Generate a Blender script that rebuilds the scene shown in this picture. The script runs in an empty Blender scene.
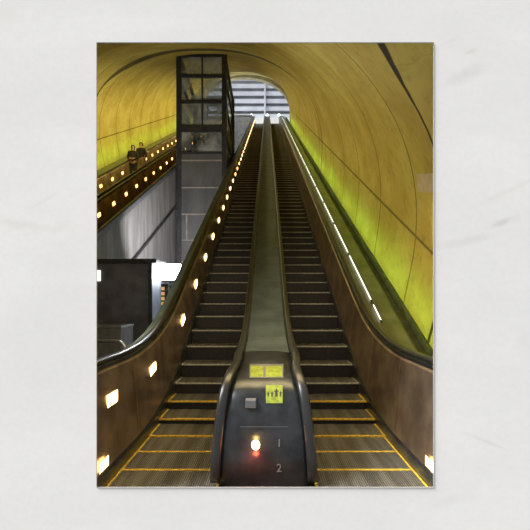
import bpy, bmesh, math, random
from mathutils import Vector, Matrix
random.seed(4)
SC = bpy.context.scene
COL = SC.collection
F, CX, HY, EYE = 365.0, 267.0, 300.0, 1.71      # focal length in pixels, centre line, horizon, eye height
S = .586                                         # slope of the incline
A = math.atan(S); CA, SA = math.cos(A), math.sin(A)
PITCH = .44
WALL_Y = 3.10

def PX(px, d): return (px - CX) / F * d
def PZ(py, d): return EYE - (py - HY) / F * d

# ------------------------------------------------------------------ materials
def lin(r, g, b):
    f = lambda v: v / 12.92 if v <= .04045 else ((v + .055) / 1.055) ** 2.4
    return (f(r / 255), f(g / 255), f(b / 255), 1)

class N:
    def __init__(s, name):
        s.m = bpy.data.materials.new(name); s.m.use_nodes = True
        s.t = s.m.node_tree; s.b = s.t.nodes['Principled BSDF']
    def new(s, typ, **kw):
        n = s.t.nodes.new(typ)
        for k, v in kw.items():
            if k in n.inputs: n.inputs[k].default_value = v
            else: setattr(n, k, v)
        return n
    def link(s, a, b): s.t.links.new(a, b)
    def math(s, op, a, b=None, c=None):
        n = s.new('ShaderNodeMath', operation=op)
        for i, v in enumerate((a, b, c)):
            if v is None: continue
            if isinstance(v, (int, float)): n.inputs[i].default_value = v
            else: s.link(v, n.inputs[i])
        return n.outputs[0]
    def mix(s, fac, a, b, blend='MIX'):
        n = s.new('ShaderNodeMix', data_type='RGBA', blend_type=blend)
        for sock, v in ((n.inputs[0], fac), (n.inputs[6], a), (n.inputs[7], b)):
            if isinstance(v, (int, float, tuple)): sock.default_value = v
            else: s.link(v, sock)
        return n.outputs[2]
    def ramp(s, val, lo, hi):
        n = s.new('ShaderNodeMapRange', interpolation_type='SMOOTHSTEP')
        n.inputs[1].default_value = lo; n.inputs[2].default_value = hi
        s.link(val, n.inputs[0]); return n.outputs[0]

def mat(name, col, rough=.5, metal=0, spec=.5, noise=.25, scale=6, bump=0, emit=None, es=0, stretch=None):
    q = N(name); b = q.b
    b.inputs['Roughness'].default_value = rough; b.inputs['Metallic'].default_value = metal
    b.inputs['Specular IOR Level'].default_value = spec
    tc = q.new('ShaderNodeTexCoord'); v = tc.outputs['Object']
    if stretch:
        mp = q.new('ShaderNodeMapping'); mp.inputs['Scale'].default_value = stretch
        q.link(v, mp.inputs[0]); v = mp.outputs[0]
    nz = q.new('ShaderNodeTexNoise', Scale=scale, Detail=5.0); q.link(v, nz.inputs['Vector'])
    dk = tuple(c * (1 - noise) for c in col[:3]) + (1,); lt = tuple(min(1, c * (1 + noise)) for c in col[:3]) + (1,)
    fac = q.ramp(nz.outputs[0], .3, .7)
    q.link(q.mix(fac, dk, lt), b.inputs['Base Color'])
    if bump:
        bp = q.new('ShaderNodeBump', Strength=bump, Distance=.01)
        q.link(nz.outputs[0], bp.inputs['Height']); q.link(bp.outputs[0], b.inputs['Normal'])
    if emit:
        b.inputs['Emission Color'].default_value = emit; b.inputs['Emission Strength'].default_value = es
    return q.m

def glass(name, tint, opac, rough=.05):
    q = N(name); t = q.t
    out = t.nodes['Material Output']
    tr = q.new('ShaderNodeBsdfTransparent', Color=tint)
    q.b.inputs['Base Color'].default_value = lin(160, 165, 160); q.b.inputs['Roughness'].default_value = .12
    nz = q.new('ShaderNodeTexNoise', Scale=1.1, Detail=3.0)
    tc = q.new('ShaderNodeTexCoord'); q.link(tc.outputs['Object'], nz.inputs['Vector'])
    mx = q.new('ShaderNodeMixShader')
    q.link(q.math('MULTIPLY', q.ramp(nz.outputs[0], .2, .8), opac * 2), mx.inputs[0])
    q.link(tr.outputs[0], mx.inputs[1]); q.link(q.b.outputs[0], mx.inputs[2]); q.link(mx.outputs[0], out.inputs[0])
    return q.m

def tunnel_mat():
    q = N('tunnel_lining'); b = q.b
    b.inputs['Roughness'].default_value = .75; b.inputs['Specular IOR Level'].default_value = .25
    tc = q.new('ShaderNodeTexCoord'); sp = q.new('ShaderNodeSeparateXYZ'); q.link(tc.outputs['Object'], sp.inputs[0])
    x, y, z = sp.outputs
    u = q.math('ADD', q.math('MULTIPLY', y, CA), q.math('MULTIPLY', z, SA))        # along the tunnel axis
    hh = q.math('SUBTRACT', z, q.math('SUBTRACT', q.math('MULTIPLY', y, S), 2.32)) # height over the foot of the wall
    # ring joints
    k = q.math('FRACT', q.math('ADD', q.math('DIVIDE', q.math('SUBTRACT', u, 6.6), 2.15), .5))
    dist = q.math('MULTIPLY', q.math('ABSOLUTE', q.math('SUBTRACT', k, .5)), 2.15)
    ring = q.math('SUBTRACT', 1, q.ramp(dist, .012, .04))
    def thick(u0, w):
        return q.math('SUBTRACT', 1, q.ramp(q.math('ABSOLUTE', q.math('SUBTRACT', u, u0)), w * .6, w))
    up = q.ramp(hh, 3.8, 5.5)
    wid = q.math('ADD', .10, q.math('MULTIPLY', up, .62))        # the dark band of the far joint widens towards the crown
    far_joint = q.math('SUBTRACT', 1, q.ramp(q.math('DIVIDE', q.math('ABSOLUTE', q.math('SUBTRACT', u, q.math('ADD', 18.5, q.math('MULTIPLY', up, .9)))), wid), .55, 1))
    tk = q.math('MAXIMUM', thick(5.42, .042), q.math('MULTIPLY', far_joint, .9))
    long1 = q.math('SUBTRACT', 1, q.ramp(q.math('ABSOLUTE', q.math('SUBTRACT', hh, 1.55)), .015, .05))
    mp = q.new('ShaderNodeMapping'); mp.inputs['Rotation'].default_value = (-A, 0, 0); mp.inputs['Scale'].default_value = (1, .35, 1)
    q.link(tc.outputs['Object'], mp.inputs[0])
    n1 = q.new('ShaderNodeTexNoise', Scale=.8, Detail=6.0, Roughness=.6); q.link(tc.outputs['Object'], n1.inputs['Vector'])
    n2 = q.new('ShaderNodeTexNoise', Scale=6.0, Detail=6.0, Roughness=.65); q.link(tc.outputs['Object'], n2.inputs['Vector'])
    c = q.mix(q.ramp(n1.outputs[0], .3, .7), (.48, .36, .085, 1), (.64, .55, .16, 1))
    c = q.mix(q.math('MULTIPLY', q.ramp(n2.outputs[0], .48, .72), .42), c, (.26, .19, .06, 1))
    # thin hairline cracks
    vo = q.new('ShaderNodeTexVoronoi', feature='DISTANCE_TO_EDGE', Scale=.55)
    wob = q.new('ShaderNodeTexNoise', Scale=2.2, Detail=4.0); q.link(tc.outputs['Object'], wob.inputs['Vector'])
    q.link(q.mix(.25, tc.outputs['Object'], wob.outputs[1]), vo.inputs['Vector'])
    crack = q.math('MULTIPLY', q.math('SUBTRACT', 1, q.ramp(vo.outputs[0], .0, .005)), .15)
    j = q.math('MAXIMUM', q.math('MULTIPLY', ring, .62), q.math('MULTIPLY', long1, .7))
    j = q.math('MAXIMUM', j, crack)
    c = q.mix(j, c, (.06, .045, .015, 1))
    c = q.mix(q.math('MULTIPLY', tk, .95), c, (.02, .018, .02, 1))
    q.link(c, b.inputs['Base Color'])
    bp = q.new('ShaderNodeBump', Strength=.5, Distance=.03)
    q.link(q.math('SUBTRACT', q.math('MULTIPLY', n2.outputs[0], .25), q.math('MAXIMUM', j, tk)), bp.inputs['Height'])
    q.link(bp.outputs[0], b.inputs['Normal'])
    return q.m

def marble_mat():
    q = N('white_marble'); b = q.b
    b.inputs['Roughness'].default_value = .8; b.inputs['Specular IOR Level'].default_value = .0
    tc = q.new('ShaderNodeTexCoord'); co = tc.outputs['Object']
    sp = q.new('ShaderNodeSeparateXYZ'); q.link(co, sp.inputs[0])
    mp = q.new('ShaderNodeMapping'); mp.inputs['Rotation'].default_value = (0, math.radians(-25), 0); mp.inputs['Scale'].default_value = (.6, 1, 1.6)
    q.link(co, mp.inputs[0])
    n1 = q.new('ShaderNodeTexNoise', Scale=1.1, Detail=8.0, Roughness=.6, Distortion=.6); q.link(mp.outputs[0], n1.inputs['Vector'])
    n3 = q.new('ShaderNodeTexNoise', Scale=26.0, Detail=4.0); q.link(co, n3.inputs['Vector'])
    c = q.mix(q.ramp(n1.outputs[0], .3, .7), (.775, .775, .77, 1), (.82, .82, .812, 1))
    c = q.mix(q.math('MULTIPLY', q.ramp(n3.outputs[0], .35, .7), .16), c, (.68, .68, .68, 1))
    # soft stains in the stone
    wn = q.new('ShaderNodeTexNoise', Scale=5.0, Detail=5.0); q.link(co, wn.inputs['Vector'])
    for (px, py, rx, rz, rot, col, k) in (
            (472, 51, 7, 2.2, -25, (.62, .56, .50, 1), .6), (466, 74, 22, 7, -28, (.58, .58, .58, 1), .5), (452, 40, 16, 2, -30, (.66, .65, .63, 1), .35),
            (503, 222, 14, 4, -22, (.52, .52, .52, 1), .6), (470, 240, 38, 4, -12, (.62, .62, .62, 1), .45),
            (510, 190, 45, 3, -25, (.66, .63, .59, 1), .3), (490, 443, 22, 1.6, 22, (.60, .59, .55, 1), .45), (450, 500, 20, 6, -15, (.64, .64, .64, 1), .35),
            (25, 225, 30, 5, 8, (.70, .66, .61, 1), .5), (45, 200, 16, 2, -30, (.68, .68, .67, 1), .35), (60, 228, 12, 6, -20, (.70, .67, .63, 1), .45),
            (8, 12, 16, 12, 0, (.70, .70, .68, 1), .4), (524, 345, 8, 14, 0, (.66, .66, .66, 1), .3)):
        x0, z0 = PX(px, WALL_Y), PZ(py, WALL_Y); w = WALL_Y / F
        a = math.radians(-rot); ca, sa = math.cos(a), math.sin(a)
        dx = q.math('SUBTRACT', sp.outputs[0], x0); dz = q.math('SUBTRACT', sp.outputs[2], z0)
        u = q.math('DIVIDE', q.math('ADD', q.math('MULTIPLY', dx, ca), q.math('MULTIPLY', dz, sa)), rx * w)
        v = q.math('DIVIDE', q.math('SUBTRACT', q.math('MULTIPLY', dz, ca), q.math('MULTIPLY', dx, sa)), rz * w)
        r = q.math('SQRT', q.math('ADD', q.math('MULTIPLY', u, u), q.math('MULTIPLY', v, v)))
        r = q.math('ADD', r, q.math('MULTIPLY', q.math('SUBTRACT', wn.outputs[0], .5), 1.8))
        c = q.mix(q.math('MULTIPLY', q.math('SUBTRACT', 1, q.ramp(r, .0, 1.5)), k * .8), c, col)
    q.link(c, b.inputs['Base Color'])
    return q.m

def tread_mat():
    q = N('ribbed_step_tread'); b = q.b
    b.inputs['Roughness'].default_value = .42; b.inputs['Metallic'].default_value = .55
    tc = q.new('ShaderNodeTexCoord'); sp = q.new('ShaderNodeSeparateXYZ'); q.link(tc.outputs['Object'], sp.inputs[0])
    w = q.math('SINE', q.math('MULTIPLY', sp.outputs[0], 2 * math.pi / .021))
    mp = q.new('ShaderNodeMapping'); mp.inputs['Scale'].default_value = (9, .6, .6); q.link(tc.outputs['Object'], mp.inputs[0])
    nz = q.new('ShaderNodeTexNoise', Scale=1.0, Detail=3.0); q.link(mp.outputs[0], nz.inputs['Vector'])
    c = q.mix(q.ramp(nz.outputs[0], .35, .65), (.14, .14, .13, 1), (.31, .31, .28, 1))
    c = q.mix(q.math('MULTIPLY', q.ramp(w, -.2, .6), .6), c, (.03, .028, .025, 1))
    q.link(c, b.inputs['Base Color'])
    bp = q.new('ShaderNodeBump', Strength=.4, Distance=.006); q.link(w, bp.inputs['Height']); q.link(bp.outputs[0], b.inputs['Normal'])
    return q.m

def concrete_panels(name, c1, c2, scale=1.2):
    q = N(name); b = q.b
    b.inputs['Roughness'].default_value = .8
    tc = q.new('ShaderNodeTexCoord'); mp = q.new('ShaderNodeMapping'); mp.inputs['Scale'].default_value = (1, 3, .5)
    q.link(tc.outputs['Object'], mp.inputs[0])
    nz = q.new('ShaderNodeTexNoise', Scale=scale, Detail=7.0); q.link(mp.outputs[0], nz.inputs['Vector'])
    c = q.mix(q.ramp(nz.outputs[0], .3, .7), c1, c2)
    sp = q.new('ShaderNodeSeparateXYZ'); q.link(tc.outputs['Object'], sp.inputs[0])
    k = q.math('ABSOLUTE', q.math('SUBTRACT', q.math('FRACT', q.math('DIVIDE', sp.outputs[1], 1.5)), .5))
    c = q.mix(q.math('MULTIPLY', q.math('SUBTRACT', 1, q.ramp(k, .004, .014)), .6), c, (.02, .02, .02, 1))
    q.link(c, b.inputs['Base Color']); return q.m

M = dict(
    lining=tunnel_mat(), marble=marble_mat(), tread=tread_mat(),
    riser=mat('dark_step_riser', (.012, .0105, .0115, 1), .45, .2, noise=.4, scale=20),
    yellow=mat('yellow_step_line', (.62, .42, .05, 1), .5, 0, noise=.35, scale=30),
    greyline=mat('light_greyed_step_line', (.42, .42, .38, 1), .45, .2, noise=.35, scale=30),  # same paint as the yellow line; its different light put into the grey
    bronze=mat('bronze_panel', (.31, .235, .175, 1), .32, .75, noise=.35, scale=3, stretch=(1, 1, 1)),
    bronze3=mat('lit_bronze_panel', (.42, .31, .19, 1), .45, .45, noise=.35, scale=2),  # lighter copy of the bronze; glow of the panel lights put into the colour
    greymetal=mat('mid_grey_metal', (.13, .135, .145, 1), .5, .2, noise=.2),
    bronze2=mat('pale_bronze_strip', (.62, .45, .22, 1), .3, .9, noise=.2),
    steel=mat('brushed_dark_steel', (.16, .17, .17, 1), .3, .9, noise=.3, scale=4),
    newel=mat('polished_dark_metal', (.045, .05, .055, 1), .28, .6, noise=.35, scale=5),
    rubber=mat('black_handrail_rubber', (.018, .019, .020, 1), .32, 0, spec=.6, noise=.3),
    deckg=mat('grey_green_metal_deck', (.085, .115, .14, 1), .5, .25, noise=.25, scale=3),
    deckl=mat('pale_grey_green_deck', (.15, .215, .235, 1), .62, .0, spec=.25, noise=.2, scale=3),
    deckr=mat('olive_metal_deck', (.17, .165, .13, 1), .35, .3, noise=.25, scale=2.5),
    trough=mat('dark_wall_gutter', (.085, .09, .06, 1), .5, .2, noise=.3),
    black=mat('black_painted_metal', (.10, .10, .128, 1), .6, .0, noise=.3, scale=3),
    column=mat('dark_tower_frame', (.045, .045, .048, 1), .5, .4, noise=.25),
    tpanel=mat('grey_tower_panel', (.105, .105, .10, 1), .5, .25, noise=.22, scale=1.6, stretch=(1, 1, .4)),
    tseam=mat('pale_panel_seam', (.26, .22, .18, 1), .6, 0, noise=.2),
    concrete=concrete_panels('grey_concrete_wall', (.15, .145, .14, 1), (.25, .24, .23, 1)),
    backwall=mat('grey_rough_concrete', (.40, .41, .43, 1), .85, 0, noise=.2, scale=3, bump=.4),
    bulk=mat('olive_concrete', (.34, .31, .20, 1), .85, 0, noise=.2, scale=.8),
    floor=mat('dark_floor_tiles', (.055, .05, .05, 1), .4, 0, noise=.3, scale=2),
    kerb=mat('bright_pale_stone', (.82, .84, .88, 1), .8, 0, noise=.05),
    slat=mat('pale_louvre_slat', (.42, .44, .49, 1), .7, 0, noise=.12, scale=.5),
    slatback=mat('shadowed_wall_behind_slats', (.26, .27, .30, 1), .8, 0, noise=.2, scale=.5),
    lamp=mat('warm_light_lens', (.9, .6, .25, 1), .4, 0, noise=.05, emit=(1, .62, .24, 1), es=9),
    lampfar=mat('orange_light_lens', (.9, .55, .2, 1), .4, 0, noise=.05, emit=(1, .50, .13, 1), es=5),
    tube=mat('white_tube', (.9, .95, .85, 1), .4, 0, noise=.02, emit=(.93, 1, .84, 1), es=2.2),
    flood=mat('white_floodlight_lens', (1, 1, 1, 1), .4, 0, noise=.02, emit=(.92, .96, 1, 1), es=14),
    glint=mat('white_globe', (1, 1, 1, 1), .3, 0, noise=.02, emit=(.92, .95, 1, 1), es=2.0),
    signal=mat('green_white_signal', (.8, 1, .7, 1), .3, 0, noise=.02, emit=(.80, 1, .62, 1), es=5),
    sticker=mat('lime_yellow_sticker', (.27, .33, .025, 1), .6, 0, noise=.25, scale=20),
    ink=mat('black_ink', (.02, .02, .015, 1), .6, 0, noise=.1),
    rail=mat('galvanised_tube', (.30, .31, .32, 1), .35, .8, noise=.15),
    numeral=mat('faded_grey_numeral', (.17, .17, .18, 1), .6, 0, noise=.2),
    patch=mat('tan_mortar_patch', (.60, .50, .38, 1), .85, 0, noise=.15, scale=4),
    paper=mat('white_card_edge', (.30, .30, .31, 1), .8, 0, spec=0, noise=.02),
    vent=mat('orange_lit_slot', (.7, .42, .12, 1), .6, 0, noise=.2, emit=(1, .6, .2, 1), es=.6),
    jacket=mat('black_jacket', (.022, .021, .026, 1), .8, 0, noise=.3, scale=12),
    jacket2=mat('navy_jacket', (.016, .018, .030, 1), .8, 0, noise=.3, scale=12),
    denim=mat('dark_denim', (.03, .032, .05, 1), .85, 0, noise=.3, scale=14),
    khaki=mat('tan_trousers', (.33, .24, .13, 1), .85, 0, noise=.2, scale=12),
    skin=mat('skin', (.50, .29, .19, 1), .55, 0, noise=.08, scale=8),
    hair=mat('dark_hair', (.02, .014, .010, 1), .6, 0, noise=.4, scale=30),
    shoe=mat('dark_shoe', (.02, .02, .02, 1), .5, 0, noise=.2),
    glass=glass('tinted_tower_glass', (.66, .70, .70, 1), .5),
)

# ------------------------------------------------------------------ mesh helpers
def empty(name, loc=(0, 0, 0)):
    o = bpy.data.objects.new(name, None); COL.objects.link(o); o.location = loc; o.empty_display_size = .2
    return o
def tag(o, label=None, cat=None, group=None, kind=None):
    for k, v in (('label', label), ('category', cat), ('group', group), ('kind', kind)):
        if v: o[k] = v
    return o
def build(name, bm, m, parent=None, smooth=False):
    """link a bmesh given in world coordinates as one object; children sit in the parent's space"""
    me = bpy.data.meshes.new(name)
    if parent is not None and parent.type == 'EMPTY':
        bmesh.ops.translate(bm, vec=-Vector(parent.location), verts=bm.verts[:])
    bmesh.ops.recalc_face_normals(bm, faces=bm.faces[:])
    bm.to_mesh(me); bm.free()
    for x in (m if isinstance(m, (list, tuple)) else [m]): me.materials.append(x)
    if smooth:
        for p in me.polygons: p.use_smooth = True
    o = bpy.data.objects.new(name, me); COL.objects.link(o)
    if parent is not None: o.parent = parent
    return o
def quad(bm, pts, mi=0):
    f = bm.faces.new([bm.verts.new(p) for p in pts]); f.material_index = mi; return f
def box(bm, x0, x1, y0, y1, z0, z1, mi=0, bev=0):
    t = bmesh.new()
    bmesh.ops.create_cube(t, size=1, matrix=Matrix.Translation(((x0+x1)/2, (y0+y1)/2, (z0+z1)/2)) @ Matrix.Diagonal((abs(x1-x0), abs(y1-y0), abs(z1-z0), 1)))
    if bev: bmesh.ops.bevel(t, geom=t.edges[:], offset=bev, segments=2, affect='EDGES', profile=.5)
    merge(bm, t, mi)
def merge(bm, t, mi=0):
    t.verts.index_update(); vs = [bm.verts.new(v.co) for v in t.verts]
    for f in t.faces:
        try: g = bm.faces.new([vs[v.index] for v in f.verts]); g.material_index = mi
        except ValueError: pass
    t.free()
def grid(bm, rows, closed=False, mi=0):
    vs = [[bm.verts.new(p) for p in r] for r in rows]
    n = len(rows[0])
    for a, b in zip(vs, vs[1:]):
        for j in range(n if closed else n - 1):
            f = bm.faces.new((a[j], a[(j+1) % n], b[(j+1) % n], b[j])); f.material_index = mi
    return vs
def cap(bm, ring, mi=0):
    f = bm.faces.new(ring); f.material_index = mi
def tube(bm, pts, rx, rn=None, seg=10, mi=0, power=2.0):
    """tube along a path; rx across, rn along the normal of the path"""
    rn = rn or rx; pts = [Vector(p) for p in pts]; rows = []
    for i, p in enumerate(pts):
        t = (pts[min(i+1, len(pts)-1)] - pts[max(i-1, 0)]).normalized()
        up = Vector((1, 0, 0)) if abs(t.x) < .9 else Vector((0, 0, 1))
        b = t.cross(up).normalized(); a = b.cross(t).normalized()
        r = []
        for k in range(seg):
            th = 2 * math.pi * k / seg; c, s = math.cos(th), math.sin(th)
            c = math.copysign(abs(c) ** (2/power), c); s = math.copysign(abs(s) ** (2/power), s)
            r.append(p + a * (rx * c) + b * (rn * s))
        rows.append(r)
    vs = grid(bm, rows, closed=True, mi=mi)
    cap(bm, vs[0][::-1], mi); cap(bm, vs[-1], mi)

# ------------------------------------------------------------------ the incline
D_TOP = 47.2; D0, D1 = 4.19, 6.39
T0, T1 = D_TOP - .6, D_TOP + 1.4
def inc(d): return S * d - 3.10
ZTOP = inc((T0 + T1) / 2)
def base(d):
    if d <= D0: return 0.0
    if d < D1: return S * (d - D0) ** 2 / (2 * (D1 - D0))
    if d <= T0: return inc(d)
    if d < T1: return ZTOP - S * (T1 - d) ** 2 / (2 * (T1 - T0))
    return ZTOP
def slope(d):
    return (base(d + .02) - base(d - .02)) / .04
def sstep(a, b, x):
    t = max(0, min(1, (x - a) / (b - a))); return t * t * (3 - 2 * t)
def hr(d): return 1.10 - .10 * sstep(4.4, 7, d)          # handrail height over the nosing line
def dlist(a, b, fine=((3.1, 7.5, .15), (46, 49.5, .2))):
    out = []; d = a
    while d < b - 1e-6:
        out.append(d); st = 1.2
        for lo, hi, s in fine:
            if lo <= d < hi: st = s
        d = min(d + st, b)
    out.append(b); return out
def strip(bm, ds, prof, mi=0, closed=False):
    """sweep a list of (x, height function) along the incline"""
    return grid(bm, [[(x, d, f(d)) for x, f in prof] for d in ds], closed=closed, mi=mi)
def V(h): return lambda d: base(d) + h
def H(k): return lambda d: base(d) + hr(d) + k

# step meshes --------------------------------------------------------
def step_mesh(name, edge):
    bm = bmesh.new(); w = .515; p = PITCH
    box(bm, -w, w, .005, p, -.30, -.004, 0)
    quad(bm, [(-w, .0, .0), (w, .0, .0), (w, p, .0), (-w, p, .0)], 1)
    # riser, slightly curved and set back
    rows = [[(x, .0 + .03 * math.sin(t * 1.2), -.30 * t) for x in (-w, w)] for t in [0, .25, .5, .75, 1]]
    grid(bm, rows, mi=0)
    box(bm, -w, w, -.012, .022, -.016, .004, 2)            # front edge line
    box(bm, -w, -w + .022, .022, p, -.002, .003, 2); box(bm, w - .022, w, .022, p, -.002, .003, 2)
    me = bpy.data.meshes.new(name); bm.to_mesh(me); bm.free()
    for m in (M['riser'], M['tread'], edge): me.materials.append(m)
    return me
STEP_Y = step_mesh('step', M['yellow']); STEP_W = step_mesh('step_greyline', M['greyline'])
def steps(root, xc, k0=0, k1=100):
    for k in range(k0, k1):
        d = 3.23 + PITCH * k
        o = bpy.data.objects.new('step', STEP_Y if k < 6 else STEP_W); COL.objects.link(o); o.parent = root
        o.location = Vector((xc, d, base(d))) - root.location
def lens_mesh():
    bm = bmesh.new(); L, Hh = .125, .062
    rows = []
    for i in range(9):
        a = -1 + 2 * i / 8; r = []
        for j in range(7):
            b = -1 + 2 * j / 6
            r.append((.014 * max(0, (1 - a ** 10)) * max(0, (1 - b ** 10)), a * L, b * Hh))
        rows.append(r)
    grid(bm, rows)
    me = bpy.data.meshes.new('balustrade_light'); bm.to_mesh(me); bm.free(); me.materials.append(M['lamp'])
    for p in me.polygons: p.use_smooth = True
    return me
LENS = lens_mesh()
LENS_FAR = LENS.copy(); LENS_FAR.materials[0] = M['lampfar']
def lights(root, face, x_of, ds, v_of, lens=None):
    for d in ds:
        o = bpy.data.objects.new('balustrade_light', lens or LENS); COL.objects.link(o); o.parent = root
        v = v_of(d)
        o.location = Vector((x_of(v), d, base(d) + v)) - root.location
        o.rotation_euler = (math.atan(slope(d)), 0, 0)
        k = .74 if v < .3 else 1
        o.scale = (k if face > 0 else -k, k, k)
LD = [3.66, 4.96, 6.68, 7.89, 9.13, 10.4, 11.65, 12.85] + [12.85 + 1.22 * i for i in range(1, 28)]
def lv(d): return .72 - .19 * sstep(4.4, 6.8, d)

def handrail(root, x, d0, d1, rx=.05, rn=.032, front=None):
    bm = bmesh.new()
    pts = list(front or [])
    for d in dlist(d0, d1): pts.append((x, d, base(d) + hr(d)))
    # round the upper end over and down
    zt = base(d1) + hr(d1)
    for a in (30, 60, 90, 120, 150, 180):
        r = math.radians(a); pts.append((x, d1 + .42 * math.sin(r), zt - .42 * (1 - math.cos(r))))
    tube(bm, pts, rx, rn, seg=12, power=2.6)
    return build('handrail', bm, M['rubber'], root, True)

def outer_balustrade(root, s, d0, d1, xs=1.48, xt=1.575, xh=1.66, xc=0, seam0=4.3, pm='bronze'):
    """side panel of a lane at x = xc + s*xs, leaning outwards to xt under the handrail at xh"""
    X = lambda x: xc + s * x
    ds = dlist(d0, d1)
    bm = bmesh.new()
    strip(bm, ds, [(X(xs + .02), V(.13)), (X(xt), H(-.09)), (X(xt + .03), H(-.05))])
    strip(bm, ds, [(X(xt + .035), H(-.05)), (X(xt + .035), V(-.4)), (X(xs + .035), V(-.4))])
    d = seam0
    while d < d1 - 1:
        t = base(d); z0, z1 = t + .14, t + hr(d) - .09; off = .12 * slope(d) / S
        for w in (.014,):
            quad(bm, [(X(xs + .018), d - w, z0), (X(xs + .018), d + w, z0), (X(xt - .004), d - off + w, z1 - off * slope(d)), (X(xt - .004), d - off - w, z1 - off * slope(d))], 1)
        d += 1.18
    build('balustrade_panel', bm, [M[pm], M['bronze2']], root)
    bm = bmesh.new()
    strip(bm, ds, [(X(xs + .015), V(-.32)), (X(xs), V(-.3)), (X(xs), V(.10)), (X(xs + .025), V(.135))])
    build('skirt_panel', bm, M['steel'], root)
    handrail(root, X(xh), d0, d1 + .2)
    bm = bmesh.new()
    strip(bm, ds, [(X(xt + .012), H(-.06)), (X(xt + .012), H(-.025)), (X(xh + .05), H(-.025)), (X(xh + .05), H(-.06))])
    build('handrail_track', bm, M['steel'], root)

# ------------------------------------------------------------------ marble surface and card edge
OX0, OX1 = PX(97, WALL_Y), PX(433.3, WALL_Y); OZ0, OZ1 = PZ(487, WALL_Y), PZ(43, WALL_Y)
def ringframe(bm, y0, y1, ins, outs):
    (a0, a1, b0, b1), (c0, c1, e0, e1) = ins, outs
    I = [(a0, b0), (a1, b0), (a1, b1), (a0, b1)]; O = [(c0, e0), (c1, e0), (c1, e1), (c0, e1)]
    for k in range(4):
        n = (k + 1) % 4
        quad(bm, [(O[k][0], y0, O[k][1]), (O[n][0], y0, O[n][1]), (I[n][0], y0, I[n][1]), (I[k][0], y0, I[k][1])])
        quad(bm, [(O[k][0], y1, O[k][1]), (O[n][0], y1, O[n][1]), (I[n][0], y1, I[n][1]), (I[k][0], y1, I[k][1])])
        quad(bm, [(I[k][0], y0, I[k][1]), (I[n][0], y0, I[n][1]), (I[n][0], y1, I[n][1]), (I[k][0], y1, I[k][1])])
        quad(bm, [(O[k][0], y0, O[k][1]), (O[n][0], y0, O[n][1]), (O[n][0], y1, O[n][1]), (O[k][0], y1, O[k][1])])
bm = bmesh.new(); ringframe(bm, WALL_Y, WALL_Y + .0015, (OX0, OX1, OZ0, OZ1), (-13, 9, -5, 13))
tag(build('wall_front', bm, M['marble']), 'white marble surface with faint grey veins around the picture', kind='structure')
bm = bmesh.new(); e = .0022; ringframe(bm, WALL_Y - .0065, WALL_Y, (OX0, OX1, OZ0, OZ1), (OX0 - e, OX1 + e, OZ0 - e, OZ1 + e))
tag(build('postcard_edge', bm, M['paper']), 'thin white edge of the upright rectangular postcard on white marble', 'postcard')

# ------------------------------------------------------------------ tunnel
R, RV, SE, TCX, SPR = 5.2, 4.3, 2.4, -2.7, .5
def RX(d): return R + .45 * (1 - sstep(3.1, 4.0, d)) + .5 * sstep(38, 48, d)
YS = [3.12, 3.2, 3.3, 3.4, 3.5, 3.6, 3.7, 3.8, 3.9, 4.0, 4.12] + [4.25 + .75 * i for i in range(59)] + [48.0]
def sect(d, t):
    zc = inc(d) + .78 + SPR / CA
    k = RX(d) / R if d < 10 else 1
    c, sn = math.cos(t), math.sin(t)
    return (TCX + RX(d) * math.copysign(abs(c) ** (2 / SE), c), d, zc + RV * k * sn ** (2 / SE) / CA)
TJ = math.asin(((1.55 - SPR / CA) * CA / RV) ** (SE / 2))
for nm, sg in (('wall_right', 1), ('wall_left', -1)):
    bm = bmesh.new(); rows = []
    for d in YS:
        r = [(TCX + sg * RX(d), d, inc(d) + h) for h in (.35, .6, .78, 1.1, .78 + SPR / CA)]
        for i in range(1, 5):
            x, y, z = sect(d, TJ * i / 4); r.append((TCX + sg * (x - TCX), y, z))
        rows.append(r)
    grid(bm, rows); tag(build(nm, bm, M['lining'], smooth=True), kind='structure')
bm = bmesh.new(); grid(bm, [[sect(d, TJ + (math.pi - 2 * TJ) * i / 48) for i in range(49)] for d in YS])
tag(build('ceiling', bm, M['lining'], smooth=True), kind='structure')
# end wall with arched opening
bm = bmesh.new(); yb = 48.02; n = 40
ins = [(3.02, 20), (3.02, 26.7)] + [(-2.9 + 5.92 * math.cos(math.pi * i / n), 26.7 + 4.33 * math.sin(math.pi * i / n)) for i in range(1, n)] + [(-8.8, 26.7), (-8.8, 20)]
outs = [(7, 20), (7, 26.7)] + [(-2.9 + 10 * math.cos(math.pi * i / n), 26.7 + 9 * math.sin(math.pi * i / n)) for i in range(1, n)] + [(-13, 26.7), (-13, 20)]
grid(bm, [[(x, yb, z) for x, z in ins], [(x, yb, z) for x, z in outs]])
grid(bm, [[(x, yb, z) for x, z in ins], [(x, yb + .6, z) for x, z in ins]])
tag(build('wall_far', bm, M['bulk']), kind='structure')
bm = bmesh.new(); box(bm, -9, -1.72, 3.12, 22, -.12, 0); box(bm, -1.72, 2.9, 3.12, 6, -.55, -.45); tag(build('floor', bm, M['floor']), kind='structure')
bm = bmesh.new(); box(bm, -12, 8, 48.9, 66, ZTOP - .3, ZTOP); tag(build('floor', bm, M['kerb']), 'pale upper landing floor', kind='structure')
# grey wall closing the shaft under the upper landing
bm = bmesh.new(); box(bm, -4.36, -1.86, 46.6, 46.9, 8, PZ(116.5, 46.6)); tag(build('wall_back', bm, M['backwall']), kind='structure')
# gutter between right deck and wall
bm = bmesh.new(); gs = dlist(3.15, 47.5, ())
strip(bm, gs, [(2.27, lambda d: inc(d) + .80), (2.30, lambda d: inc(d) + .70), (2.44, lambda d: inc(d) + .70), (2.46, lambda d: inc(d) + .84), (2.505, lambda d: inc(d) + .84)])
tag(build('trim_1', bm, M['trough']), kind='structure')
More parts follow.
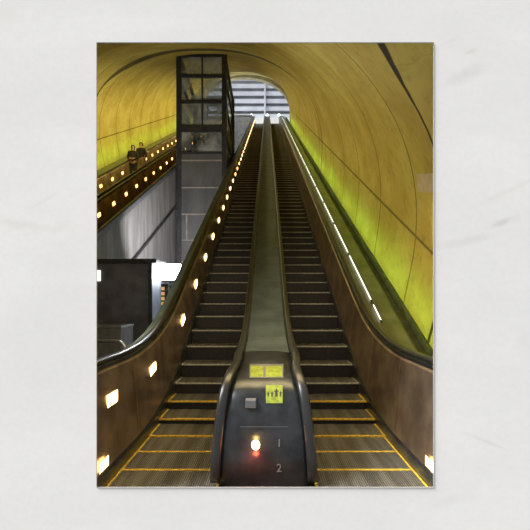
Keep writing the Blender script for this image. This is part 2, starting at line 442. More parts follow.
# concrete wall under the nearer left escalator
bm = bmesh.new()
ws = dlist(6.2, 46.6, ())
strip(bm, ws, [(-4.40, lambda d: inc(d) + .86), (-4.40, lambda d: -.02), (-4.46, lambda d: -.02), (-4.46, lambda d: inc(d) + .86)], closed=True)
tag(build('wall_shaft', bm, M['concrete']), kind='structure')

# ------------------------------------------------------------------ central escalators
ordn = ['lowest', 'second', 'third', 'fourth', 'fifth', 'sixth', 'seventh', 'eighth', 'ninth', 'tenth', 'eleventh', 'twelfth', 'thirteenth', 'fourteenth', 'fifteenth',
        'sixteenth', 'seventeenth', 'eighteenth', 'nineteenth', 'twentieth', 'twenty-first', 'twenty-second']
left = tag(empty('escalator', (-.96, 3.2, 0)), 'left of the two central escalators, dark steps beside a row of glowing panel lights', 'escalator', 'central escalators')
right = tag(empty('escalator', (.96, 3.2, 0)), 'right of the two central escalators, dark steps beside the bronze panel and green lit deck', 'escalator', 'central escalators')
for root, s in ((left, -1), (right, 1)):
    steps(root, s * .96)
    outer_balustrade(root, s, 3.13, 48.0)
px_of = lambda s, xs=1.50, xt=1.575, xc=0: (lambda v: xc + s * (xs + (xt - xs) * (v - .13) / .85 - .004))
lights(left, 1, px_of(-1), LD, lv)
for root, s in ((left, 1), (right, -1)):
    lights(root, s, (lambda sg: (lambda v: -sg * 1.485))(s), [3.33], lambda d: .21)
bm = bmesh.new(); ds = dlist(3.13, 48.2)
strip(bm, ds, [(-1.70, H(-.03)), (-1.84, H(-.05)), (-1.85, V(-1.0)), (-1.60, V(-1.0))]); build('deck', bm, M['deckl'], left)
bm = bmesh.new(); g = dlist(3.6, 48.2, ())
dz = lambda k: (lambda d: max(.06, inc(d) + .86 + k))
strip(bm, g, [(1.69, dz(.10)), (1.73, dz(.02)), (1.78, dz(0)), (2.24, dz(-.03)), (2.28, dz(-.06)), (2.28, dz(-.15))])
build('deck', bm, M['deckr'], right)

# fluorescent tubes lying along the right deck
y = 6.08; i = 0
seg = [(6.08, 6.58)] + [(6.66 + 1.90 * k, 6.66 + 1.90 * k + 1.82) for k in range(21)]
for i, (a, b) in enumerate(seg):
    if b > 47.4: break
    bm = bmesh.new(); x = 1.91
    root = empty('strip_light', (x, a, inc(a) + .87))
    bm = bmesh.new(); tube(bm, [(x, a + .03, inc(a + .03) + .888), (x, b - .03, inc(b - .03) + .888)], .0105, .009, seg=8); build('tube', bm, M['tube'], root, True)
    bm = bmesh.new()
    for q0, q1 in ((a, a + .035), (b - .035, b)): tube(bm, [(x, q0, inc(q0) + .884), (x, q1, inc(q1) + .884)], .019, .016, seg=8)
    build('end_cap', bm, M['steel'], root)
    tag(root, 'white strip light along the green right deck, %s from the bottom' % ordn[i] if i else 'short white strip light, the lowest along the green right deck', 'strip light', 'strip lights along the right deck')

# ------------------------------------------------------------------ divider and newel between the central escalators
div = tag(empty('escalator_divider', (0, 3.4, 0)), 'dark central divider with rounded front end, lime stickers and signal light between the two escalators', 'escalator divider')
PROF = [(3.355, -.02), (3.345, .2), (3.35, .40), (3.375, .60), (3.43, .75), (3.52, .86), (3.66, .935), (3.85, .985), (4.1, 1.035), (4.5, 1.084)]
HW = [.50, .49, .475, .455, .435, .415, .39, .365, .345, .335]
NX = -.030
# refine the profile with a Catmull-Rom pass
def crom(p, n=5):
    out = []
    for i in range(len(p) - 1):
        a, b, c, d = p[max(i-1, 0)], p[i], p[i+1], p[min(i+2, len(p)-1)]
        for k in range(n):
            t = k / n
            out.append(tuple(.5 * (2*b[j] + (c[j]-a[j])*t + (2*a[j]-5*b[j]+4*c[j]-d[j])*t*t + (3*b[j]-a[j]-3*c[j]+d[j])*t**3) for j in range(len(b))))
    out.append(p[-1]); return out
P3 = crom([(a, b, w) for (a, b), w in zip(PROF, HW)])
bm = bmesh.new(); rows = []
for d, z, w in P3:
    r = [(NX - w * .985, max(d, 4.5), z)]
    for j in range(25):
        q = -1 + 2 * j / 24
        r.append((NX + q * w, d + .12 * abs(q) ** 9, z - .05 * abs(q) ** 6 * (1 if z > .7 else 0)))
    r.append((NX + w * .985, max(d, 4.5), z)); rows.append(r)
grid(bm, rows)
build('newel', bm, M['newel'], div, True)
def on_front(py):
    """point of the newel's front profile seen at picture row py, with its outward normal"""
    for (a, b, _), (c, e2, _) in zip(P3, P3[1:]):
        ya, yb2 = HY - (b - EYE) / a * F, HY - (e2 - EYE) / c * F
        if yb2 <= py <= ya:
            t = (ya - py) / (ya - yb2); d, z = a + (c - a) * t, b + (e2 - b) * t
            n = Vector((0, -(e2 - b), (c - a))).normalized(); return d, z, n
    raise ValueError(py)
def label_patch(name, m, x0, x1, y0, y1, off=.006, rowsn=8, parent=div):
    bm = bmesh.new(); rows = []
    for i in range(rowsn + 1):
        d, z, n = on_front(y0 + (y1 - y0) * i / rowsn)
        r = []
        for px in (x0, (x0 + x1) / 2, x1):
            p = Vector((PX(px, d), d, z)) + n * off; r.append(p)
        rows.append(r)
    vs = grid(bm, rows)
    return build(name, bm, m, parent)
def dark_panel_band(py0, py1, off, m, name, x0, x1): return label_patch(name, m, x0, x1, py0, py1, off)
tag(label_patch('sticker', M['sticker'], 250.6, 263.2, 366.4, 377.4), 'lime yellow sticker on the deck, left of two')
tag(label_patch('sticker', M['sticker'], 265.6, 282.2, 366.4, 377.4), 'lime yellow sticker on the deck, right of two')
wb = label_patch('sticker_border', M['numeral'], 249.6, 283.4, 364.2, 378.2, .003)
lab = tag(label_patch('sticker', M['sticker'], 265.8, 282.6, 385.5, 403.3), 'lime warning sticker with small black figures on the curved front')
# small black pictograms: three standing people, one tall with raised arm
def picto(cx, top, bot, w):
    d, z, n = on_front((top + bot) / 2)
    out = []
    for (x0, x1, a, b) in ((-.16, .16, 0, .2), (-.5, .5, .22, .34), (-.24, .24, .22, .66), (-.24, -.04, .64, 1), (.04, .24, .64, 1)):
        out.append((cx + x0 * w, cx + x1 * w, top + (bot - top) * a, top + (bot - top) * b))
    return out
bm = bmesh.new()
for pr in (picto(268.2, 392.6, 396.6, 2.2), picto(272.0, 392, 396.8, 2.8), picto(276.3, 389.4, 397, 4.6), picto(280.4, 391.6, 397, 2.4)):
    for x0, x1, a, b in pr:
        da, za, na = on_front(a); db, zb, nb = on_front(b)
        pts = []
        for px, (d, z, n) in ((x0, (da, za, na)), (x1, (da, za, na)), (x1, (db, zb, nb)), (x0, (db, zb, nb))):
            pts.append(Vector((PX(px, d), d, z)) + n * .009)
        quad(bm, pts)
bmesh.ops.translate(bm, vec=-Vector(div.location), verts=bm.verts[:])
build('pictogram', bm, M['ink'], lab)
d, z, n = on_front(403)
bm = bmesh.new(); d0, z0, n0 = on_front(395.5)
bmb = bmesh.new(); box(bmb, PX(245.6, d), PX(256.4, d), d - .055, d + .10, z - .035, z0 - .02, 0, .008); merge(bm, bmb)
tag(build('switch_box', bm, M['greymetal'], div), 'small grey box on the curved front')
d, z, n = on_front(445)
bm = bmesh.new()
bmesh.ops.create_uvsphere(bm, u_segments=16, v_segments=10, radius=1, matrix=Matrix.Translation((PX(255.7, d), d, z)) @ Matrix.Diagonal((.040, .022, .046, 1)))
sg = tag(build('signal_light', bm, M['signal'], div, True), 'glowing green-white signal light')
def numeral(txt, px, py, size):
    d, z, n = on_front(py)
    cu = bpy.data.curves.new('numeral', 'FONT'); cu.body = txt; cu.size = size; cu.align_x = 'CENTER'; cu.align_y = 'CENTER'; cu.extrude = .001
    t = bpy.data.objects.new('numeral', cu); COL.objects.link(t)
    dg = bpy.context.evaluated_depsgraph_get(); me = bpy.data.meshes.new_from_object(t.evaluated_get(dg)); bpy.data.objects.remove(t)
    me.materials.append(M['numeral'])
    o = bpy.data.objects.new('numeral', me); COL.objects.link(o); o.parent = div
    o.location = Vector((PX(px, d), d - .008, z)) - div.location; o.rotation_euler = (math.radians(90), 0, 0)
    return o
numeral('1', 279.2, 443, .105); numeral('2', 279, 468, .105)
# seam line across the front
bm = bmesh.new(); rows = []
for py in (426.2, 427.2):
    d, z, n = on_front(py); rows.append([Vector((PX(px, d), d, z)) + n * .004 for px in (240, 253, 267, 280, 288)])
grid(bm, rows); build('seam_strip', bm, M['steel'], div)
# deck, panels and handrails
ds = dlist(4.45, 48.0)
bm = bmesh.new(); strip(bm, ds, [(-.285, H(-.05)), (-.27, H(-.035)), (0, H(-.03)), (.27, H(-.035)), (.285, H(-.05))]); build('deck', bm, M['deckg'], div)
for s in (-1, 1):
    bm = bmesh.new(); ds2 = dlist(4.0, 48.0)
    strip(bm, ds2, [(s * .415, V(.12)), (s * .365, H(-.10)), (s * .33, H(-.05)), (s * .27, H(-.05))])
    build('balustrade_panel', bm, M['newel'], div)
    bm = bmesh.new(); strip(bm, dlist(3.9, 48), [(s * .42, V(-.32)), (s * .44, V(-.3)), (s * .44, V(.09)), (s * .415, V(.12))]); build('skirt_panel', bm, M['steel'], div)
    fr = []
    for (d, z, w) in P3[2:-6]:
        k = sstep(3.6, 4.1, d)
        fr.append((NX * (1 - k) + s * ((w - .05) * (1 - k) + .325 * k), d - .012 * (1 - k), z + .035 * sstep(.6, .95, z)))
    fr = [p for p in fr if p[1] < 4.05]
    handrail(div, s * .325, 4.2, 48.1, .047, .03, front=fr)
lights(div, 1, lambda v: .405 - .05 * (v - .1) / .8 - .004, [d for d in LD if d > 5], lambda d: .45)
lights(div, -1, lambda v: -(.405 - .05 * (v - .1) / .8 - .004), [d for d in LD if d > 5], lambda d: .45)

# glowing globes added on posts, standing in for glints on the balustrade ends
for px, nm in ((251.5, 'above the left balustrade'), (267.3, 'above the central divider'), (279, 'above the right balustrade')):
    d = 49.2; root = empty('glint_globe', (PX(px, d), d, ZTOP))
    bm = bmesh.new(); tube(bm, [(PX(px, d), d, ZTOP), (PX(px, d), d, PZ(116.5, d))], .05); build('post', bm, M['steel'], root)
    bm = bmesh.new(); bmesh.ops.create_uvsphere(bm, u_segments=14, v_segments=8, radius=.20, matrix=Matrix.Translation((PX(px, d), d, PZ(115.3, d)))); build('globe', bm, M['glint'], root, True)
    tag(root, 'small white globe glowing as a glint at the top landing ' + nm, 'lamp', 'glint globes on the top landing')

# ------------------------------------------------------------------ left pair of escalators beyond the shaft
near = tag(empty('escalator', (-5.0, 6.2, 0)), 'empty nearer escalator on the far left, rising above the grey concrete wall', 'escalator', 'far left escalators')
far = tag(empty('escalator', (-6.52, 6.2, 0)), 'farther left escalator carrying the two riders, along the yellow tunnel wall', 'escalator', 'far left escalators')
# nearer one: near balustrade (only its outside shows) and far balustrade shared post
def lane_balustrade(root, x_sk, s, d0, d1, lit, deck=None):
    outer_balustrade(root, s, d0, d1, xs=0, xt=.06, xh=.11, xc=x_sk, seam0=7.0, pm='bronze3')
    if lit: lights(root, -s, lambda v: x_sk + s * (.02 + .04 * (v - .13) / .8 - .004), [7.4 + 1.16 * i for i in range(33)], lambda d: .56, LENS_FAR)
lane_balustrade(near, -4.53, 1, 6.2, 47.6, False)
lane_balustrade(near, -5.50, -1, 6.2, 47.6, True)
lane_balustrade(far, -5.98, 1, 6.2, 47.6, False)
lane_balustrade(far, -7.02, -1, 6.2, 47.6, True)
steps(near, -4.985, 12, 72); steps(far, -6.50, 12, 72)
bm = bmesh.new(); strip(bm, dlist(6.2, 47.6), [(-5.66, H(-.04)), (-5.84, H(-.04))]); build('deck', bm, M['deckg'], far)
bm = bmesh.new(); strip(bm, dlist(6.2, 47.6), [(-7.17, H(-.05)), (-7.86, H(-.10))]); build('deck', bm, M['deckr'], far)
bm = bmesh.new(); strip(bm, dlist(6.2, 46.6), [(-4.41, H(-.04)), (-4.37, H(-.04)), (-4.365, V(.80)), (-4.43, V(.78))]); build('deck', bm, M['greymetal'], near)

# wall handrail on the concrete wall
root = tag(empty('wall_handrail', (-4.36, 11, 2.5)), 'dark straight handrail rising along the grey concrete wall behind the black kiosk', 'handrail')
zr = lambda d: 2.93 + .57 * (d - 11.7)
bm = bmesh.new(); tube(bm, [(-4.33, 9.6, zr(9.6)), (-4.33, 17.3, zr(17.3))], .035, .06); build('rail', bm, M['column'], root)
for d in (10.2, 12.5, 14.8, 17.0):
    bm = bmesh.new(); tube(bm, [(-4.405, d, zr(d) - .08), (-4.33, d, zr(d) - .01)], .018); build('bracket', bm, M['column'], root)

# ------------------------------------------------------------------ lift tower
TY0, TY1, TX0, TX1 = 17.4, 21.6, -4.33, -1.92
tz = lambda py: PZ(py, TY0)
tower = tag(empty('elevator_tower', ((TX0 + TX1) / 2, (TY0 + TY1) / 2, 0)), 'tall dark framed glass elevator tower with grey panelled base', 'elevator tower')
ztop = tz(52)
for (x0, x1, y0, y1) in ((TX0, TX0 + .24, TY0, TY0 + .2), (TX1 - .24, TX1, TY0, TY0 + .2), (TX0, TX0 + .24, TY1 - .2, TY1), (TX1 - .24, TX1, TY1 - .2, TY1)):
    bm = bmesh.new(); box(bm, x0, x1, y0, y1, 0, ztop, 0, .01); build('column', bm, M['column'], tower)
for py, th in ((53.5, .22), (75, .13), (101, .13), (128, .32), (152.5, .10)):
    z = tz(py)
    bm = bmesh.new(); box(bm, TX0 + .24, TX1 - .24, TY0 + .02, TY0 + .16, z - th / 2, z + th / 2); build('beam', bm, M['column'], tower)
    bm = bmesh.new(); box(bm, TX0 + .24, TX1 - .24, TY1 - .16, TY1 - .02, z - th / 2, z + th / 2); build('beam', bm, M['column'], tower)
    for x0 in (TX0 + .02, TX1 - .18):
        bm = bmesh.new(); box(bm, x0, x0 + .14, TY0 + .2, TY1 - .2, z - th / 2, z + th / 2); build('beam', bm, M['column'], tower)
xm = PX(202, TY0)
bm = bmesh.new(); box(bm, xm - .035, xm + .035, TY0 + .04, TY0 + .14, tz(128), ztop - .1); build('mullion', bm, M['column'], tower)
for xo in (.62, .85):
    bm = bmesh.new(); box(bm, TX0 + xo, TX0 + xo + .07, TY1 - .5, TY1 - .4, tz(152), ztop - .1); build('guide_rail', bm, M['column'], tower)
for k, (a, b) in enumerate(((53, 75), (75, 101), (101, 128), (128, 152.5))):
    z0, z1 = tz(b), tz(a)
    for xa, xb in ((TX0 + .24, xm), (xm, TX1 - .24)):
        bm = bmesh.new(); quad(bm, [(xa, TY0 + .09, z0), (xb, TY0 + .09, z0), (xb, TY0 + .09, z1), (xa, TY0 + .09, z1)]); build('glass_pane', bm, M['glass'], tower)
    bm = bmesh.new(); quad(bm, [(TX0 + .24, TY1 - .09, z0), (TX1 - .24, TY1 - .09, z0), (TX1 - .24, TY1 - .09, z1), (TX0 + .24, TY1 - .09, z1)]); build('glass_pane', bm, M['glass'], tower)
    for x in (TX0 + .09, TX1 - .09):
        bm = bmesh.new(); quad(bm, [(x, TY0 + .2, z0), (x, TY1 - .2, z0), (x, TY1 - .2, z1), (x, TY0 + .2, z1)]); build('glass_pane', bm, M['glass'], tower)
    bm = bmesh.new(); tube(bm, [(TX1 - .1, TY0 + .2, z0 + .05), (TX1 - .1, TY1 - .2, z1 - .05)], .025, seg=6); build('diagonal_brace', bm, M['column'], tower)
zs = [tz(152.5), tz(160), tz(187.3), tz(214), tz(240), tz(262), 0]
for a, b in zip(zs, zs[1:]):
    bm = bmesh.new(); box(bm, TX0 + .2, TX1 - .2, TY0 + .06, TY1 - .1, b + .02, a - .02, 0); build('base_panel', bm, M['tpanel'], tower)
    bm = bmesh.new(); box(bm, TX0 + .24, TX1 - .24, TY0 + .04, TY0 + .10, b - .03, b + .03); build('panel_seam', bm, M['tseam'], tower)
bm = bmesh.new(); box(bm, TX0 + .45, TX0 + .52, TY0 + .055, TY0 + .07, tz(240), tz(214)); build('panel_seam', bm, M['tseam'], tower)

# ------------------------------------------------------------------ kiosk, barrier, floodlight, grille post in the lobby
KY = 8.0
kio = tag(empty('kiosk', (-3.3, KY + .6, 0)), 'large black box kiosk with an overhanging flat top in the left lobby', 'kiosk')
kx0, kx1 = PX(72, KY), PX(151.5, KY); kz = PZ(263, KY)
bm = bmesh.new(); box(bm, kx0, kx1, KY, KY + .75, 0, kz, 0, .015); build('body', bm, M['black'], kio)
bm = bmesh.new(); box(bm, kx0 - .1, PX(157, KY), KY - .06, KY + .82, kz, kz + .09, 0, .01); build('roof', bm, M['column'], kio)
bm = bmesh.new(); box(bm, PX(96.5, KY), PX(98.6, KY), KY - .03, KY + .01, PZ(281, KY), PZ(270.5, KY)); box(bm, PX(99.5, KY), PX(100.6, KY), KY - .03, KY + .01, PZ(281, KY), PZ(270.5, KY))
tag(build('light_slot', bm, M['tube'], kio), 'two short white light slots')
bm = bmesh.new(); box(bm, PX(148.5, KY), kx1 + .02, KY - .025, KY, 0, kz - .02); build('corner_post', bm, M['column'], kio)
gy = 6.6
cnt = tag(empty('counter_box', (PX(105, gy), gy, 0)), 'low grey metal box with a pale rim in front of the black kiosk', 'box')
bm = bmesh.new(); box(bm, PX(60, gy), PX(121, gy), gy, gy + .6, 0, PZ(328, gy), 0, .01); build('body', bm, M['greymetal'], cnt)
bm = bmesh.new(); box(bm, PX(60, gy) - .01, PX(121.6, gy), gy - .02, gy + .62, PZ(328, gy), PZ(325.8, gy), 0, .008); build('rim', bm, M['rail'], cnt)
by = 5.9
bar = tag(empty('tube_barrier', (PX(110, by), by, 0)), 'bent grey tubular railing in front of the low grey box', 'railing')
zt = PZ(341, by); bx = PX(125.5, by)
pts = [(PX(60, by), by, zt), (bx - .16, by, zt)] + [(bx - .16 + .16 * math.sin(a), by, zt - .16 * (1 - math.cos(a))) for a in [math.radians(k) for k in (15, 30, 45, 60, 75, 90)]] + [(bx, by, 0)]
bm = bmesh.new(); tube(bm, pts, .028, seg=10); build('rail', bm, M['rail'], bar, True)
bm = bmesh.new(); x = PX(97.5, by) - .1; tube(bm, [(x, by, 0), (x, by, zt)], .026, seg=10); build('post', bm, M['rail'], bar, True)

fy = 9.0
fl = tag(empty('floodlight', (PX(172, fy), fy, 0)), 'dazzling white floodlight on a post just right of the black kiosk', 'floodlight')
bm = bmesh.new(); tube(bm, [(PX(170, fy), fy + .12, 0), (PX(170, fy), fy + .12, PZ(282, fy))], .04); build('post', bm, M['column'], fl)
bm = bmesh.new(); box(bm, PX(150, fy), PX(181, fy), fy, fy + .2, PZ(281, fy), PZ(265, fy), 0, .02); flh = build('housing', bm, M['column'], fl)
bm = bmesh.new()
for x0, x1, ya, yb3 in ((151, 158, 279.5, 266.5), (159, 181, 280, 264)):
    t = bmesh.new(); box(t, PX(x0, fy), PX(x1, fy), fy - .035, fy + .01, PZ(ya, fy), PZ(yb3, fy), 0, .012); merge(bm, t)
bmesh.ops.translate(bm, vec=-Vector(fl.location), verts=bm.verts[:])
build('lens', bm, M['flood'], flh)
gp = tag(empty('grille_cabinet', (PX(162, 10.2), 10.2, 0)), 'narrow pillar with a column of glowing slots below the floodlight', 'cabinet')
bm = bmesh.new(); box(bm, PX(150, 10.2), PX(168, 10.2), 10.2, 10.6, 0, PZ(284, 10.2), 0, .01); build('body', bm, M['tpanel'], gp)
for k in range(6):
    bm = bmesh.new(); y0 = 287 + 5 * k; box(bm, PX(159, 10.2), PX(164.5, 10.2), 10.17, 10.21, PZ(y0 + 3.2, 10.2), PZ(y0, 10.2)); build('slot', bm, M['vent'], gp)

# mortar patch on the right wall
bm = bmesh.new()
def wallpt(px, py, off=.01):
    d = 3.0
    while d < 20:
        X, Z = PX(px, d), PZ(py, d); zc = inc(d) + .78 + SPR / CA; v = (Z - zc) * CA
        r = R * ((abs(X - TCX) / R) ** SE + (v / RV) ** SE) ** (1 / SE) if v > 0 else abs(X - TCX)
        if r >= R - off: return (X, d, Z)
        d += .004
rows = [[wallpt(x, y + (1.2 if x < 420 and y < 180 else 0)) for x in (417, 421, 425, 429, 433, 438)] for y in (173.5, 178, 182, 187, 192.5)]
rows[-1][0] = wallpt(418.2, 191); rows[0][2] = wallpt(425, 174.3)
grid(bm, rows); tag(build('wall_patch', bm, M['patch']), 'pale tan rectangular repair patch on the curved right wall', 'patch')

# ------------------------------------------------------------------ beyond the top: louvred facade, kerb
fac = tag(empty('louvred_facade', (-1, 60, ZTOP)), 'pale grey building front with horizontal louvres beyond the upper opening', 'building')
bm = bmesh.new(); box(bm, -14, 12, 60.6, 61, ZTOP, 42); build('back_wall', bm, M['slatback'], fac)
for k in range(9):
    yc = 86.2 + 7.55 * k - 7.55 * 2
    z0, z1 = PZ(yc + 2.05, 60), PZ(yc - 2.05, 60)
    bm = bmesh.new()
    box(bm, -14, 12, 59.9, 60.1, z0, z1, 0, .02)
    build('louvre', bm, M['slat'], fac)
bm = bmesh.new(); box(bm, PX(264, 60), PX(265.7, 60), 59.7, 59.88, ZTOP, 42); build('mullion', bm, M['slat'], fac)
bm = bmesh.new(); yk = 51.0
box(bm, PX(253.5, yk), PX(292, yk), yk, yk + .25, ZTOP, PZ(117.6, yk), 0, .03)
tag(build('landing_parapet', bm, M['kerb']), 'low bright white parapet across the top landing', 'parapet')
bm = bmesh.new(); yk = 46.4
box(bm, -4.36, PX(252.5, yk), yk - .1, yk + .6, PZ(116.4, 46.6), PZ(114.8, yk), 0, .02)
tag(build('coping', bm, M['kerb']), 'bright white coping on the grey wall left of the escalator top', 'coping')

# ------------------------------------------------------------------ people
def skin_mesh(name, verts, edges, radii, m, parent, root=0, levels=1):
    me = bpy.data.meshes.new(name); me.from_pydata(verts, edges, []); o = bpy.data.objects.new(name, me); COL.objects.link(o)
    md = o.modifiers.new('Skin', 'SKIN'); md.use_smooth_shade = True
    for i, r in enumerate(radii):
        v = me.skin_vertices[0].data[i]; v.radius = (r, r) if not isinstance(r, tuple) else r; v.use_root = (i == root)
    sb = o.modifiers.new('Sub', 'SUBSURF'); sb.levels = levels; sb.render_levels = levels
    dg = bpy.context.evaluated_depsgraph_get(); m2 = bpy.data.meshes.new_from_object(o.evaluated_get(dg))
    bpy.data.objects.remove(o)
    bm = bmesh.new(); bm.from_mesh(m2); bpy.data.meshes.remove(m2)
    return bm
def person(loc, rz, label, jm, tm, arm_in, hair_long):
    root = empty('person', (0, 0, 0))
    V_, E_, R_ = [], [], []
    def add(p, r, par=None):
        V_.append(p); R_.append(r)
        if par is not None: E_.append((par, len(V_) - 1))
        return len(V_) - 1
    # body, facing -y, feet at z = 0
    pel = add((0, 0, .95), (.15, .11)); ab = add((0, .0, 1.12), (.135, .10), pel); ch = add((0, .0, 1.32), (.155, .11), ab); nk = add((0, .0, 1.49), (.062, .062), ch)
    hb = add((0, -.015, 1.56), (.068, .075), nk); hm = add((0, -.02, 1.65), (.078, .095), hb); ht = add((0, -.01, 1.735), (.060, .075), hm)
    hands = []
    for s in (-1, 1):
        sh = add((s * .18, 0, 1.42), .062, ch); el = add((s * (.255 if not arm_in else .25), .02, 1.15), .046, sh)
        wr = add((s * (.27 if not arm_in else .12), -.06 if not arm_in else -.20, .93 if not arm_in else 1.06), .032, el)
        dirv = Vector((0, -.02, -1)) if not arm_in else Vector((-s * .75, -.35, -.2)).normalized()
        p0 = Vector(V_[wr]); pm = add(tuple(p0 + dirv * .075), (.034, .022), wr)
        side = Vector((0, 1, 0)) if not arm_in else Vector((0, 0, 1))
        side = (side - dirv * side.dot(dirv)).normalized()
        curl = Vector((-s, 0, 0)) if not arm_in else Vector((0, .6, 0))
        for k, ln in enumerate((.070, .082, .076, .058)):
            b0 = Vector(V_[pm]) + side * (.027 - .018 * k) + dirv * .015
            f1 = add(tuple(b0), .0095, pm); f2 = add(tuple(b0 + dirv * ln * .55 + curl * .006), .0088, f1); add(tuple(b0 + dirv * ln + curl * .03), .0075, f2)
        t1 = add(tuple(p0 + dirv * .035 - side * -.038), .011, wr); add(tuple(p0 + dirv * .085 + side * .052 + curl * .015), .009, t1)
        hp = add((s * .09, 0, .88), .088, pel); kn = add((s * .10, -.025, .48), .058, hp); an = add((s * .105, .015, .09), .040, kn); add((s * .11, -.13, .04), .034, an)
    bm = skin_mesh('body', V_, E_, R_, None, root)
    # face: nose, brow, ears, eyes and mouth as shaped small forms merged into the body mesh
    def blob(c, r, mi=0):
        t = bmesh.new(); bmesh.ops.create_uvsphere(t, u_segments=8, v_segments=6, radius=1, matrix=Matrix.Translation(c) @ Matrix.Diagonal((*r, 1))); merge(bm, t, mi)
    blob((0, -.122, 1.635), (.013, .02, .026)); blob((0, -.09, 1.555), (.035, .03, .022))
    for s in (-1, 1):
        blob((s * .078, -.005, 1.64), (.012, .02, .032)); blob((s * .031, -.104, 1.66), (.013, .010, .008), 1)
    blob((0, -.108, 1.588), (.024, .010, .006), 1)
    build('body', bm, [M['skin'], M['hair']], root, True)
    # jacket
    V_, E_, R_ = [], [], []
    pel = add((0, 0, .90), (.185, .145)); ab = add((0, 0, 1.12), (.17, .13), pel); ch = add((0, .0, 1.33), (.185, .135), ab); add((0, 0, 1.475), (.085, .085), ch)
    for s in (-1, 1):
        sh = add((s * .185, 0, 1.425), .082, ch); el = add((s * (.262 if not arm_in else .257), .02, 1.15), .066, sh)
        add((s * (.272 if not arm_in else .14), -.05 if not arm_in else -.19, .96 if not arm_in else 1.065), .050, el)
    build('jacket', skin_mesh('jacket', V_, E_, R_, None, root), jm, root, True)
    V_, E_, R_ = [], [], []
    pel = add((0, 0, .94), (.165, .125))
    for s in (-1, 1):
        hp = add((s * .092, 0, .84), .108, pel); kn = add((s * .102, -.022, .48), .078, hp); add((s * .106, .01, .08), .062, kn)
    build('trousers', skin_mesh('trousers', V_, E_, R_, None, root), tm, root, True)
    bm = bmesh.new()
    for s in (-1, 1):
        t = bmesh.new(); bmesh.ops.create_uvsphere(t, u_segments=12, v_segments=8, radius=1, matrix=Matrix.Translation((s * .108, -.055, .05)) @ Matrix.Diagonal((.055, .14, .055, 1)))
        for v in t.verts: v.co.z = max(v.co.z, .0)
        merge(bm, t)
    build('shoes', bm, M['shoe'], root, True)
    bm = bmesh.new(); bmesh.ops.create_uvsphere(bm, u_segments=20, v_segments=14, radius=1, matrix=Matrix.Translation((0, .012, 1.672)) @ Matrix.Diagonal((.103, .118, .112, 1)))
    for v in bm.verts:                      # hairline: open over the face
        if v.co.y < -.03 and v.co.z < 1.70: v.co.y = -.03 + (v.co.y + .03) * .12; 
        if hair_long and v.co.z < 1.62: v.co.z -= .07; v.co.x *= 1.08
    build('hair', bm, M['hair'], root, True)
    root.location = loc; root.rotation_euler = (0, 0, rz); root.scale = (1.04, 1.04, 1.07)
    return tag(root, label, 'person', 'riders on the far left escalator')
def on_step(k): d = 3.23 + PITCH * k; return d + .24, base(d)
d1, z1 = on_step(35); d2, z2 = on_step(37)
p1 = person((PX(133, d1), d1, z1 + .004), .1, 'left rider in a dark jacket, hands held in front, on the far left escalator', M['jacket'], M['denim'], True, True)
p2 = person((PX(141.0, d2), d2, z2 + .004), -.12, 'right rider in a dark jacket and tan trousers on the far left escalator', M['jacket2'], M['khaki'], False, False)

# ------------------------------------------------------------------ light
def area(name, loc, direction, sx, sy, power, col, along=None, spread=math.pi):
    l = bpy.data.lights.new(name, 'AREA'); l.shape = 'RECTANGLE'; l.size = sx; l.size_y = sy; l.energy = power; l.color = col; l.spread = spread
    o = bpy.data.objects.new(name, l); COL.objects.link(o); o.location = loc
    zax = -Vector(direction).normalized(); xax = Vector(along or (1, 0, 0)); xax = (xax - zax * xax.dot(zax)).normalized(); yax = zax.cross(xax)
    o.rotation_euler = Matrix((xax, yax, zax)).transposed().to_euler(); return o
AL = (0, CA, SA)
def along(name, x, h, sx, up, d0, d1, w, power, col, spread=math.pi):
    """one long area lamp parallel to the incline, facing sideways and up by the given amounts"""
    dm = (d0 + d1) / 2
    return area(name, (x, dm, inc(dm) + h), (sx, -up * S, up), (d1 - d0) / CA, w, power, col, AL, spread)
along('green_tubes_right', 1.80, 1.05, 1, .18, 4, 47, .06, 82, (.44, 1.0, .14), math.radians(110))
along('wash_fill_right', -.3, 2.3, 1, .16, 5, 43, .3, 275, (1, .83, .34))  # unseen fill hung over the divider, stands in for balustrade light
along('green_tubes_left', -7.25, 1.2, -1, .25, 8, 47, .06, 62, (.46, 1.0, .14), math.radians(110))
along('wash_fill_left', -5.7, 2.5, -1, .08, 13, 41, .3, 370, (1, .83, .28))  # added in mid-air like the right one, brightens the left vault
area('lobby_fill', (0, 4.2, 3.3), (0, .05, -1), 2.6, 1.0, 88, (1, .74, .36))  # unseen fill lamp added to brighten the lowest steps
area('outdoor_daylight', (-2, 49.2, 33.5), (0, 1, -.7), 10, 2, 360, (.85, .92, 1))
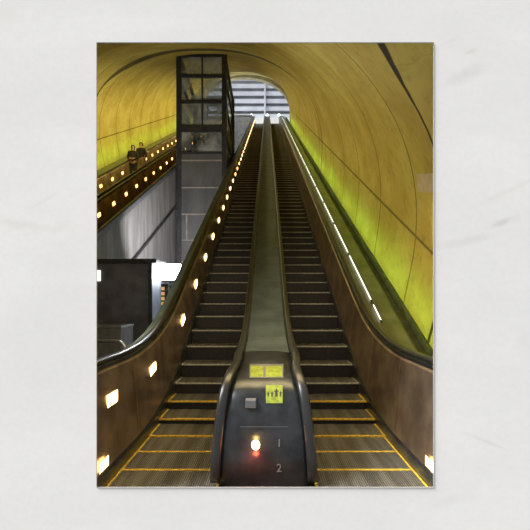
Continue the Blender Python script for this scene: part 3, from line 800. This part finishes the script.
area('upper_shaft_fill', (-2.6, 40.5, 26.5), (-.1, 1, -.25), 2.5, 1.2, 150, (.85, .92, 1))  # unseen lamp added to brighten the grey end wall
area('shaft_fill', (-2.35, 10.6, 3.3), (-.22, .9, .3), .9, .8, 190, (.98, .96, 1), spread=math.radians(125))  # no fixture here; added to light the tower and concrete wall
area('flood_glow', (PX(172, 9), 8.9, PZ(272, 9)), (.5, -.8, .1), .5, .25, 150, (.92, .96, 1))
d, z, n = on_front(446)
for nm, dz_, pw, col in (('signal_glow', .05, 1.0, (1, .55, .12)), ('signal_glow', -.10, 2.0, (1, .10, .04))):  # added point lamps, tint the newel front like the signal's bloom
    l = bpy.data.lights.new(nm, 'POINT'); l.energy = pw; l.color = col; l.shadow_soft_size = .02
    o = bpy.data.objects.new(nm, l); COL.objects.link(o); o.location = (PX(255.7, d), d - .10, z + dz_)
# daylight falling across the marble from the upper left
sun = bpy.data.lights.new('window_sun', 'SUN'); sun.energy = 9.0; sun.angle = math.radians(28); sun.color = (1, .995, .98)
so = bpy.data.objects.new('window_sun', sun); COL.objects.link(so)
dirv = Vector((.62, .16, -.76)).normalized(); so.rotation_euler = dirv.to_track_quat('-Z', 'Y').to_euler(); so.location = (-4, 0, 8)
w = bpy.data.worlds.new('World'); SC.world = w; w.use_nodes = True
bg = w.node_tree.nodes['Background']; bg.inputs[0].default_value = (1, .995, .985, 1); bg.inputs[1].default_value = .52

# ------------------------------------------------------------------ camera
cam = bpy.data.cameras.new('camera'); co = bpy.data.objects.new('camera', cam); COL.objects.link(co); SC.camera = co
co.location = (0, 0, EYE); co.rotation_euler = (math.radians(90), 0, 0)
cam.sensor_fit = 'HORIZONTAL'; cam.sensor_width = 36; cam.lens = F / 530 * 36
cam.shift_x = (265 - CX) / 530; cam.shift_y = (HY - 265) / 530
cam.clip_start = .05; cam.clip_end = 300
SC.view_settings.view_transform = 'Standard'; SC.view_settings.look = 'None'; SC.view_settings.exposure = 0; SC.view_settings.gamma = 1
SC.cycles.max_bounces = 6
